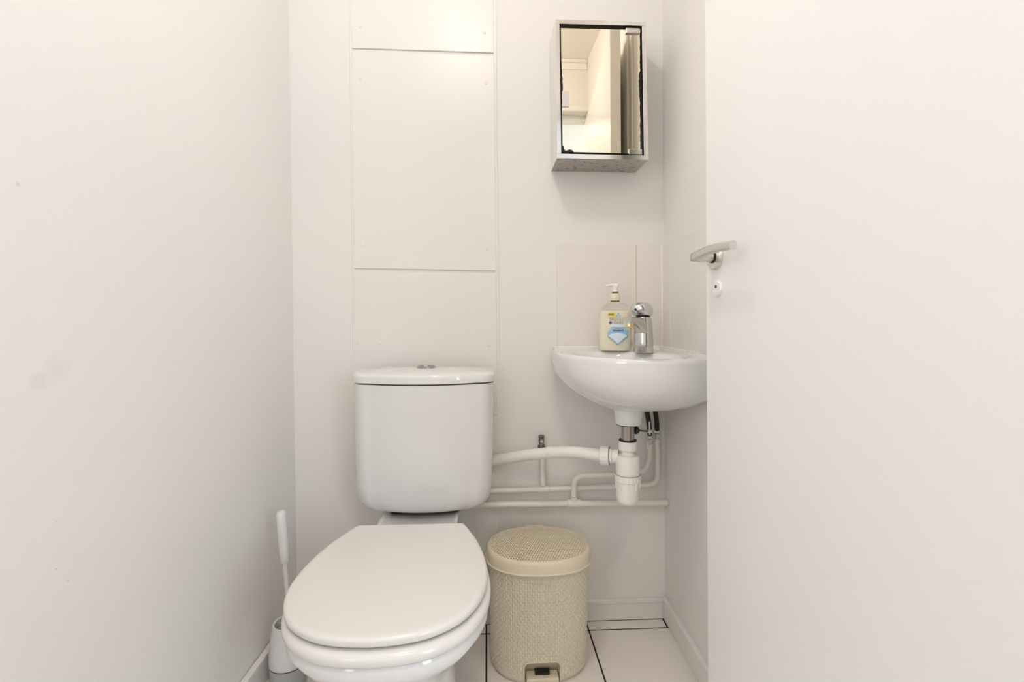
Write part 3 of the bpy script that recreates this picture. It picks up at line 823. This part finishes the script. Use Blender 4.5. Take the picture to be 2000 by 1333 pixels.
# waste boss
lathe(bm, (bx_, by_, .669), (0, 0, 1), [(.0325, 0), (.0355, .006), (.0375, .024), (.041, .050)], 36)
bowl = link('basin_bowl', bm, M['ceramic'], basin, smooth=50)
bm = B()
# raised ledge along both walls
loft(bm, [[(WX-.345, WY, RZB-.002), (WX-.345, WY-.018, RZB-.002), (WX-.344, WY-.014, RZB+.0055), (WX-.344, WY, RZB+.0068)],
          [(WX-.0005, WY, RZB-.002), (WX-.0005, WY-.018, RZB-.002), (WX-.0005, WY-.014, RZB+.0055), (WX-.0005, WY, RZB+.0068)]])
loft(bm, [[(WX-.0005, WY, RZB-.002), (WX-.018, WY-.018, RZB-.002), (WX-.014, WY-.014, RZB+.0055), (WX-.0005, WY, RZB+.0068)],
          [(WX-.0005, -.372, RZB-.002), (WX-.018, -.372, RZB-.002), (WX-.014, -.37, RZB+.0055), (WX-.0005, -.37, RZB+.0068)]])
link('splash_ledge', bm, M['ceramic'], basin, smooth=40)
bm = B()
tube(bm, [(WX-.345, WY-.001, RZB+.0068), (WX-.002, WY-.001, RZB+.0068)], .0028, 8); tube(bm, [(WX-.001, WY, RZB+.0068), (WX-.001, -.375, RZB+.0068)], .0028, 8)
link('sealant', bm, M['caulk'], basin)

# ------------------------------------------------------------------ mixer tap
tp = at(1262, 690, Z=RZB+.001); tp.y += .022; 
tap = thing('mixer_tap', 'chrome lever mixer tap on the basin deck beside the soap bottle', 'tap', tp)
tdir = Vector((-.68, -.73, 0)).normalized()
bm = B()
loops = []
for z, r, ox in ((0, .0265, 0), (.002, .0272, 0), (.03, .0264, .0), (.06, .0252, -.0005), (.082, .0240, -.001), (.093, .0225, -.0015), (.0985, .0215, -.002)):
    loops.append([p for p in circle(tp+Vector((ox, 0, z)), r, (0, 0, 1), 32)])
loft(bm, loops); tb = link('tap_body', bm, M['tapbody'], tap, smooth=50)
bm = B()
s0 = tp+Vector((0, 0, .077)); side = Vector((-tdir.y, tdir.x, 0))
loops = []
for t, hw, hh, dz in ((.008, .020, .038, -.022), (.024, .0175, .022, -.002), (.045, .0145, .0150, .008), (.068, .0120, .0105, .012), (.088, .0105, .0085, .013), (.096, .0095, .0070, .0125)):
    c = s0+tdir*t+Vector((0, 0, dz))
    lp = []
    for k in range(24):
        a = 2*PI*k/24; lp.append(c+side*(hw*math.copysign(abs(math.cos(a))**.75, math.cos(a)))+Vector((0, 0, hh*math.copysign(abs(math.sin(a))**.75, math.sin(a)))))
    loops.append(lp)
loft(bm, loops); link('spout', bm, M['tapbody'], tap, smooth=60)
bm = B(); ac = s0+tdir*.085+Vector((0, 0, .006)); lathe(bm, ac, (0, 0, -1)+Vector((tdir.x, tdir.y, 0))*.35 if False else Vector((tdir.x*.35, tdir.y*.35, -1)), [(.0105, 0), (.0105, .009), (.0098, .012), (.0075, .0125)], 24)
link('aerator', bm, M['brass'], tap, smooth=50)
bm = B(); lathe(bm, tp+Vector((-.002, 0, .0975)), (0, 0, 1), [(.0185, 0), (.0185, .006)], 24); link('cartridge_ring', bm, M['black'], tap)
# lever: domed head with a blade reaching over the spout
bm = B(); loops = []
hcn = tp+Vector((-.004, 0, .1015))
tilt = Matrix.Rotation(math.radians(-9), 3, side)
for h, r, fwd in ((0, .0225, 0.0), (.003, .0262, .002), (.010, .0288, .005), (.020, .0285, .009), (.030, .0245, .010), (.0355, .0175, .009), (.038, .0080, .008), (.0385, .001, .008)):
    lp = []
    for k in range(36):
        a = 2*PI*k/36; d = tdir*math.cos(a)+side*math.sin(a)
        ext = 1.0+0.55*max(0, math.cos(a))**2.2*(1 if h > .005 else .4)*(1-.35*(h > .03))
        lp.append(hcn+tilt @ (d*(r*ext)+Vector((0, 0, h))))
    loops.append(lp)
loft(bm, loops); lever = link('lever', bm, M['chrome'], tap, smooth=60)
bm = B(); q = hcn+tilt @ (tdir*.0435+Vector((0, 0, .0115))); lathe(bm, q-tdir*.004, tdir, [(.0035, 0), (.0035, .0052)], 14)
link('index_dot', bm, M['black'], lever)

# ------------------------------------------------------------------ soap bottle
sp = at(1205, 687, Z=RZB+.0012); sp.y += .020
soap = thing('soap_bottle', 'clear pump bottle of cream hand soap with blue label beside the tap', 'bottle', sp)
yawb = math.radians(-14)
uB = Vector((math.cos(yawb), math.sin(yawb), 0)); nB = Vector((math.sin(yawb), -math.cos(yawb), 0))   # right and front of the bottle
def bl(hx, hy, z, e=2.6, n=64):
    out = []
    for k in range(n):
        a = 2*PI*k/n; c, s = math.cos(a), math.sin(a); kq = (abs(c)**e+abs(s)**e)**(-1/e)
        out.append(sp+uB*(hx*c*kq)-nB*(hy*s*kq)+Vector((0, 0, z)))
    return out
SW, SD = .0465, .0235
shape = [(0.0, .80), (.002, .88), (.006, .945), (.014, .985), (.030, 1.0), (.085, 1.0), (.102, .990), (.113, .955), (.123, .875), (.131, .735), (.1360, .56), (.139, .36), (.1415, .27), (.147, .26)]
def swd(f, z): 
    d = max(f, .36) if z > .12 else f
    return SW*f, (SD*d if z <= .122 else min(SD*d, max(.0125, SD*f*1.2)))
bm = B(); loft(bm, [bl(*swd(f, z), z, 2.6 if z < .125 else 2.1) for z, f in shape])
link('bottle_shell', bm, M['bottle'], soap, smooth=60)
bm = B(); ins_ = .0016
loft(bm, [bl(SW*f-ins_, SD*f-ins_, z+(.0016 if z == 0 else 0), 2.6) for z, f in shape if z < .113]+[bl(SW*.90-ins_, SD*.90-ins_, .1165, 2.6)])
link('liquid_soap', bm, M['soap'], soap, smooth=60)
zc = .147
bm = B(); lathe(bm, sp, (0, 0, 1), [(.0118, .1425), (.0118, .1465)], 24); link('neck_ring', bm, M['brown'], soap)
bm = B(); lathe(bm, sp, (0, 0, 1), [(.0140, .1465), (.0148, .1480), (.0148, .1640), (.0140, .1665), (.0095, .1670)], 28); link('cap_collar', bm, M['cream_cap'], soap)
bm = B(); lathe(bm, sp, (0, 0, 1), [(.0092, .1672), (.0092, .1722)], 20); link('cap_band', bm, M['brown'], soap)
bm = B(); lathe(bm, sp, (0, 0, 1), [(.0085, .1722), (.0080, .183), (.0100, .186), (.0105, .192), (.0085, .1955)], 24)
nz_ = (uB*-.95+nB*.30).normalized()
loft(bm, [[sp+nz_*t+Vector((0, 0, .190+dz))+nz_.cross(Vector((0, 0, 1)))*(w_*math.cos(2*PI*k/12))+Vector((0, 0, h_*math.sin(2*PI*k/12))) for k in range(12)] for t, w_, h_, dz in ((0, .008, .0052, 0), (.012, .0068, .0048, .0008), (.024, .0055, .004, 0), (.0285, .0048, .0035, -.0015))])
link('pump_head', bm, M['pump'], soap)
def on_front(u, z, lift=.0006):
    f = SW; k = max(0, 1-abs(u/SW)**2.6)**(1/2.6); return sp+uB*u+nB*(SD*k+lift)+Vector((0, 0, z))
def decal(name, pts, m, lift=.0006, parent=soap):
    """flat print wrapped on the front face, from a 2D outline split in thin columns"""
    bm = B()
    vs_ = [bm.verts.new((u, z, 0)) for u, z in pts]; bm.faces.new(vs_)
    for k in range(-9, 10):
        g = bm.verts[:]+bm.edges[:]+bm.faces[:]
        bmesh.ops.bisect_plane(bm, geom=g, plane_co=(k*.0045, 0, 0), plane_no=(1, 0, 0))
    for v in bm.verts: v.co = on_front(v.co.x, v.co.y, lift)
    return link(name, bm, m, parent, smooth=None, recalc=False)
def text(name, s, size, u, z, m, lift=.0010, bold=.0, sx=1.0):
    cu = bpy.data.curves.new(name, 'FONT'); cu.body = s; cu.size = size; cu.align_x = 'CENTER'; cu.offset = bold; cu.resolution_u = 3
    o = bpy.data.objects.new(name, cu); COL.objects.link(o)
    dg = bpy.context.evaluated_depsgraph_get(); dg.update()
    me = bpy.data.meshes.new_from_object(o.evaluated_get(dg)); bpy.data.objects.remove(o)
    for v in me.vertices: v.co = on_front(u+v.co.x*sx, z+v.co.y, lift)
    return link_me(name, me, m, soap, smooth=None)
decal('printed_hexagon', [(-.0215, .056), (-.0215, .044), (.007, .021), (.036, .044), (.036, .060), (.026, .068), (-.010, .068)], M['lb'], .0006)
decal('printed_drop', [(-.019, .045), (.007, .0235), (.033, .045), (.026, .050), (.007, .053), (-.012, .050)], M['lp'], .0010)
decal('printed_band', [(-.013, .079), (-.013, .070), (.028, .070), (.028, .079)], M['lp'], .0006)
decal('printed_edge', [(-.0215, .0435), (-.0215, .0415), (.007, .0185), (.036, .0415), (.036, .0435), (.007, .0205)], M['lg'], .0012)
decal('yellow_tag', [(-.0215, .112), (-.0215, .0985), (-.003, .0985), (.0015, .112)], M['ly'], .0006)
text('printed_text', 'MORE', .0075, -.0115, .1035, M['ln'], .0010, .0003, .75); text('printed_text', 'MORE', .0001, -.0115, .0995, M['ln'], .0010)
text('printed_text', 'PROTECT', .0115, .0080, .0885, M['lg'], .0010, .0, .95)
text('printed_text', '+', .0160, -.0135, .0770, M['ln'], .0012, .0008)
text('printed_text', 'CARE', .0115, .0090, .0790, M['lg'], .0012, .0, .95)
text('printed_text', 'VITAMIN E', .0062, .0080, .0590, M['ln'], .0012, .00025)
text('printed_text', 'enriched with', .0034, .0080, .0655, M['ln'], .0012)
# small triangle emblem
decal('printed_triangle', [(.0015, .099), (.0085, .112), (.0160, .099), (.0132, .099), (.0085, .1075), (.0045, .099)], M['lb'], .0008)

# ------------------------------------------------------------------ bottle trap under the basin
TZ = lambda y: at(1226, y, Y=by_).z
tx, tyy = bx_, by_
cxp = at(1226, 900, Y=by_); tx = cxp.x
trap = thing('bottle_trap', 'white plastic bottle trap hanging below the basin waste', 'trap', (tx, by_, TZ(985)))
def lt(prof, n=36, c=None): bm_ = B(); lathe(bm_, c or (tx, by_, 0), (0, 0, 1), prof, n); return bm_
px2 = 1.274/944
link('waste_tail', lt([(.0175, TZ(876)), (.0175, .6688)]), M['metal_pipe'], trap)
link('boss_seal', lt([(.0300, .6665), (.0300, .6690)]), M['black'], trap)
link('top_seal', lt([(.0235, TZ(861)), (.0235, TZ(859.0))]), M['black'], trap)
def nut(z0, z1, r, ribs=16, nm='nut', c=None, axis=(0, 0, 1), base=None, par=None):
    bm_ = B(); bc = base or Vector((tx, by_, z0)); h = z1-z0
    n = ribs*4; loops = []
    for d, s in ((0, .94), (h*.08, 1), (h*.92, 1), (h, .94)):
        a = Vector(axis).normalized(); lp = circle(bc+a*d, 1.0, a, n); cc_ = bc+a*d
        loops.append([cc_+(p-cc_)*(r*s*(1.0 if (k % 4) in (0, 1) else .965)) for k, p in enumerate(lp)])
    loft(bm_, loops); return link(nm, bm_, M['plastic'], par or trap, smooth=30)
nut(TZ(879), TZ(861.5), .0245, 12, 'compression_nut')
link('trap_neck', lt([(.0170, TZ(893)), (.0170, TZ(878))]), M['plastic'], trap)
link('trap_body', lt([(.0315, TZ(928)), (.0318, TZ(924)), (.0318, TZ(892)), (.0300, TZ(889)), (.0175, TZ(887))]), M['plastic'], trap)
bm = B(); tube(bm, [(tx-.025, by_, TZ(888)), (tx+.02, by_, TZ(896))], .001, 6); bm.free()
link('seal_ring', lt([(.0335, TZ(926.5)), (.0335, TZ(925))]), M['grey'], trap)
nut(TZ(939), TZ(926.5), .0345, 20, 'collar_nut')
cup = link('trap_cup', lt([(.005, TZ(985.5)), (.0200, TZ(984.5)), (.0265, TZ(981)), (.0295, TZ(975)), (.0305, TZ(955)), (.0312, TZ(938))]), M['plastic'], trap)
for k in range(9):
    a = 2*PI*k/9+.35; d = Vector((math.cos(a), math.sin(a), 0)); s_ = Vector((-d.y, d.x, 0)); bm = B()
    p0 = Vector((tx, by_, 0))+d*.0295
    for zz0, zz1 in ((TZ(954), TZ(939)),):
        hexa(bm, [p0-s_*.0026+Vector((0, 0, zz0)), p0+s_*.0026+Vector((0, 0, zz0)), p0+s_*.0026+Vector((0, 0, zz1)), p0-s_*.0026+Vector((0, 0, zz1))],
             [p0-s_*.0026+d*.0035+Vector((0, 0, zz0+.003)), p0+s_*.0026+d*.0035+Vector((0, 0, zz0+.003)), p0+s_*.0026+d*.0045+Vector((0, 0, zz1)), p0-s_*.0026+d*.0045+Vector((0, 0, zz1))])
    link('rib', bm, M['plastic'], cup, smooth=None, bevel=.0008)
# side outlet of the trap
WPY = -0.16
o0 = Vector((tx, by_, TZ(893))); o1 = at(1181, 890.5, Y=by_+.022)
od = (o1-o0).normalized()
bm = B(); lathe(bm, o0, od, [(.0185, .024), (.0185, .040), (.0215, .0415), (.0215, .047)], 24); link('side_outlet', bm, M['plastic'], trap)
q0 = o0+od*.0475
bm = B(); lathe(bm, q0, od, [(.0242, 0), (.0242, .0012)], 24); link('side_seal', bm, M['brown'], trap)
nut(0, .024, .0255, 14, 'side_nut', axis=od, base=q0+od*.0013)
# waste pipe to the wall behind the cistern
wst = q0+od*.018
wp = [wst, at(1120, 883, Y=-.160), at(1076, 885, Y=-.118), at(1030, 889.5, Y=-.080), at(965, 900, Y=-.023), at(925, 906, Y=-.022)]
bm = B(); tube(bm, smooth_path(wp, .035, 6), .0165, 24); 
wpipe = tag(link('waste_pipe', bm, M['pipep']), 'thick white waste pipe bending from the trap to behind the cistern', 'pipe')
bm = B(); d_ = (Vector(wp[2])-Vector(wp[1])).normalized(); lathe(bm, Vector(wp[2])+d_*-.004, d_, [(.0172, 0), (.0178, .001), (.0178, .012), (.0172, .013)], 24)
link('coupling', bm, M['pipep'], wpipe)

# ------------------------------------------------------------------ water pipes along the wall
PYW = -0.020
def pa(x, y, Y=PYW): return at(x, y, Y=Y)
R15 = .0078
def pipe(name, label, pts, r, rad=.03, mm='pipep'):
    bm = B(); tube(bm, smooth_path(pts, rad, 7), r, 16); return tag(link(name, bm, M[mm]), label, 'pipe')
low = pipe('water_pipe', 'lowest white painted pipe running along the back wall into the right corner', [pa(906, 987, -.030), pa(1120, 984.5, -.030), pa(1303.5, 982.5, -.030)], .0098)
bm = B(); p = pa(1107, 984.6, -.030); q = pa(1135, 984.2, -.030); dq = (q-p).normalized(); lathe(bm, p, dq, [(.0098, 0), (.0125, .001), (.0125, (q-p).length-.001), (.0098, (q-p).length)], 20)
lathe(bm, pa(1121, 982, -.030), (0, 0, 1), [(.0105, 0), (.0105, .018), (.0080, .019)], 20)
link('tee_fitting', bm, M['pipep'], low)
ris = pipe('water_pipe', 'white painted pipe rising from the lowest pipe and turning right behind the trap', [pa(1120.5, 970, -.034), pa(1122.5, 931, -.038), pa(1200, 927, -.038), pa(1262, 920.5, -.036), pa(1270.5, 890, -.030), pa(1269, 872, -.034)], .0080, .028)
mid = pipe('water_pipe', 'middle white painted pipe running level above the lowest one and up to a valve', [pa(925, 960), pa(1060, 956.5), pa(1200, 951), pa(1284, 946), pa(1284.5, 880, -.024), pa(1283, 862, -.026)], R15, .028)
bm = B(); p = pa(1049, 957); q = pa(1072, 956); dq = (q-p).normalized(); lathe(bm, p, dq, [(.0078, 0), (.0098, .001), (.0098, (q-p).length-.001), (.0078, (q-p).length)], 20)
link('tee_fitting', bm, M['pipep'], mid)
stub = pipe('pipe_stub', 'short upright white pipe with a capped brass valve left of the trap', [pa(1060.5, 948), pa(1059, 900), pa(1057.5, 874)], .0078)
def valve(base, axis, parent, s=1.0, metal='chrome', nm='valve'):
    bm_ = B(); lathe(bm_, base, axis, [(.0095*s, 0), (.0118*s, .001), (.0118*s, .008), (.009*s, .0095), (.0078*s, .012), (.0092*s, .016), (.0092*s, .026), (.0075*s, .027), (.0095*s, .030), (.0095*s, .038), (.006*s, .040)], 6)
    return link(nm, bm_, M[metal], parent, smooth=20, bevel=.0008)
sv = valve(pa(1057.5, 875), (0, 0, 1), stub, 1.0, 'valvem', 'compression_valve')
bm = B(); p = pa(1057.5, 861); lathe(bm, Vector((p.x, p.y-.007, p.z)), (0, -1, 0), [(.0048, 0), (.0048, .004), (.002, .0042)], 14); link('screw_head', bm, M['steelb'], sv)
# isolating valves under the hoses
v1b = pa(1269, 874, -.034); v2b = pa(1283, 864, -.026)
for b_, par in ((v1b, ris), (v2b, mid)):
    bm = B(); lathe(bm, b_, (0, 0, 1), [(.0088, 0), (.0102, .001), (.0102, .011), (.0088, .012)], 6); link('compression_nut', bm, M['pipep'], par, smooth=20, bevel=.0008)
    bm = B(); lathe(bm, b_+Vector((0, 0, .012)), (0, 0, 1), [(.0075, 0), (.0075, .006), (.0098, .007), (.0098, .014), (.007, .015)], 6); link('isolating_valve', bm, M['chrome'], par, smooth=20, bevel=.0006)
# flexible hoses
def hose(label, a, b, r=.0075):
    h = thing('flexible_hose', label, 'hose', a)
    bm = B(); m_ = (Vector(a)+Vector(b))/2+Vector((.002, -.003, 0)); tube(bm, smooth_path([Vector(a)+Vector((0, 0, .010)), m_, b], .03, 6), r, 16)
    link('hose_tube', bm, M['black'], h)
    bm = B(); lathe(bm, a, (0, 0, 1), [(.0075, 0), (.0088, .001), (.0088, .010), (.0078, .012)], 6); link('hose_nut', bm, M['chrome'], h, smooth=20, bevel=.0006)
hose('left black flexible hose running down from the tap to its valve', v1b+Vector((0, 0, .0275)), at(1262.5, 799, Y=-.085))
hose('right black flexible hose running down to the valve nearest the corner', v2b+Vector((0, 0, .0275)), at(1279, 799, Y=-.075))
# pop-up waste linkage
link_t = thing('waste_linkage', 'black plastic knob and rod linking the basin waste to a thin steel lift rod', 'linkage', at(1243, 842, Y=by_+.02))
bm = B(); k0 = at(1241, 841, Y=by_+.004); k1 = at(1266, 843, Y=-.07); dk = (k1-k0).normalized()
lathe(bm, k0, dk, [(.006, 0), (.0095, .002), (.0105, .006), (.0095, .010), (.004, .012)], 20); link('knob', bm, M['black'], link_t)
bm = B(); tube(bm, [k0, k1], .0024, 8); link('rod', bm, M['black'], link_t)
bm = B(); tube(bm, [k1+Vector((.004, -.004, -.010)), k1+Vector((.001, -.001, .075))], .0026, 8); link('lift_rod', bm, M['steelb'], link_t)
bm = B(); box(bm, k1-Vector((.006, .008, .004)), k1+Vector((.010, .004, .006))); link('clamp', bm, M['chrome'], link_t, smooth=None, bevel=.001)

# ------------------------------------------------------------------ ceiling lamp (just above the picture)
lamp = thing('ceiling_lamp', 'round white ceiling lamp hanging above the toilet seat', 'lamp', (LAMP[0], LAMP[1], CEIL))
bm = B(); lathe(bm, (LAMP[0], LAMP[1], CEIL-.001), (0, 0, -1), [(.05, 0), (.05, .008), (.018, .016), (.018, .034), (.012, .036)], 28); link('lamp_holder', bm, M['lampw'], lamp)
hfill = thing('hall_fill_fixture', 'added square white housing over the warm fill light in the hall', 'lamp', (0.15, -1.95, CEIL))  # added fixture that gives the warm hall fill a body
bm = B(); box(bm, (-0.02, -2.12, CEIL-.025), (0.32, -1.78, CEIL-.0005)); link('white_fitting', bm, M['lampw'], hfill, smooth=None, bevel=.004)
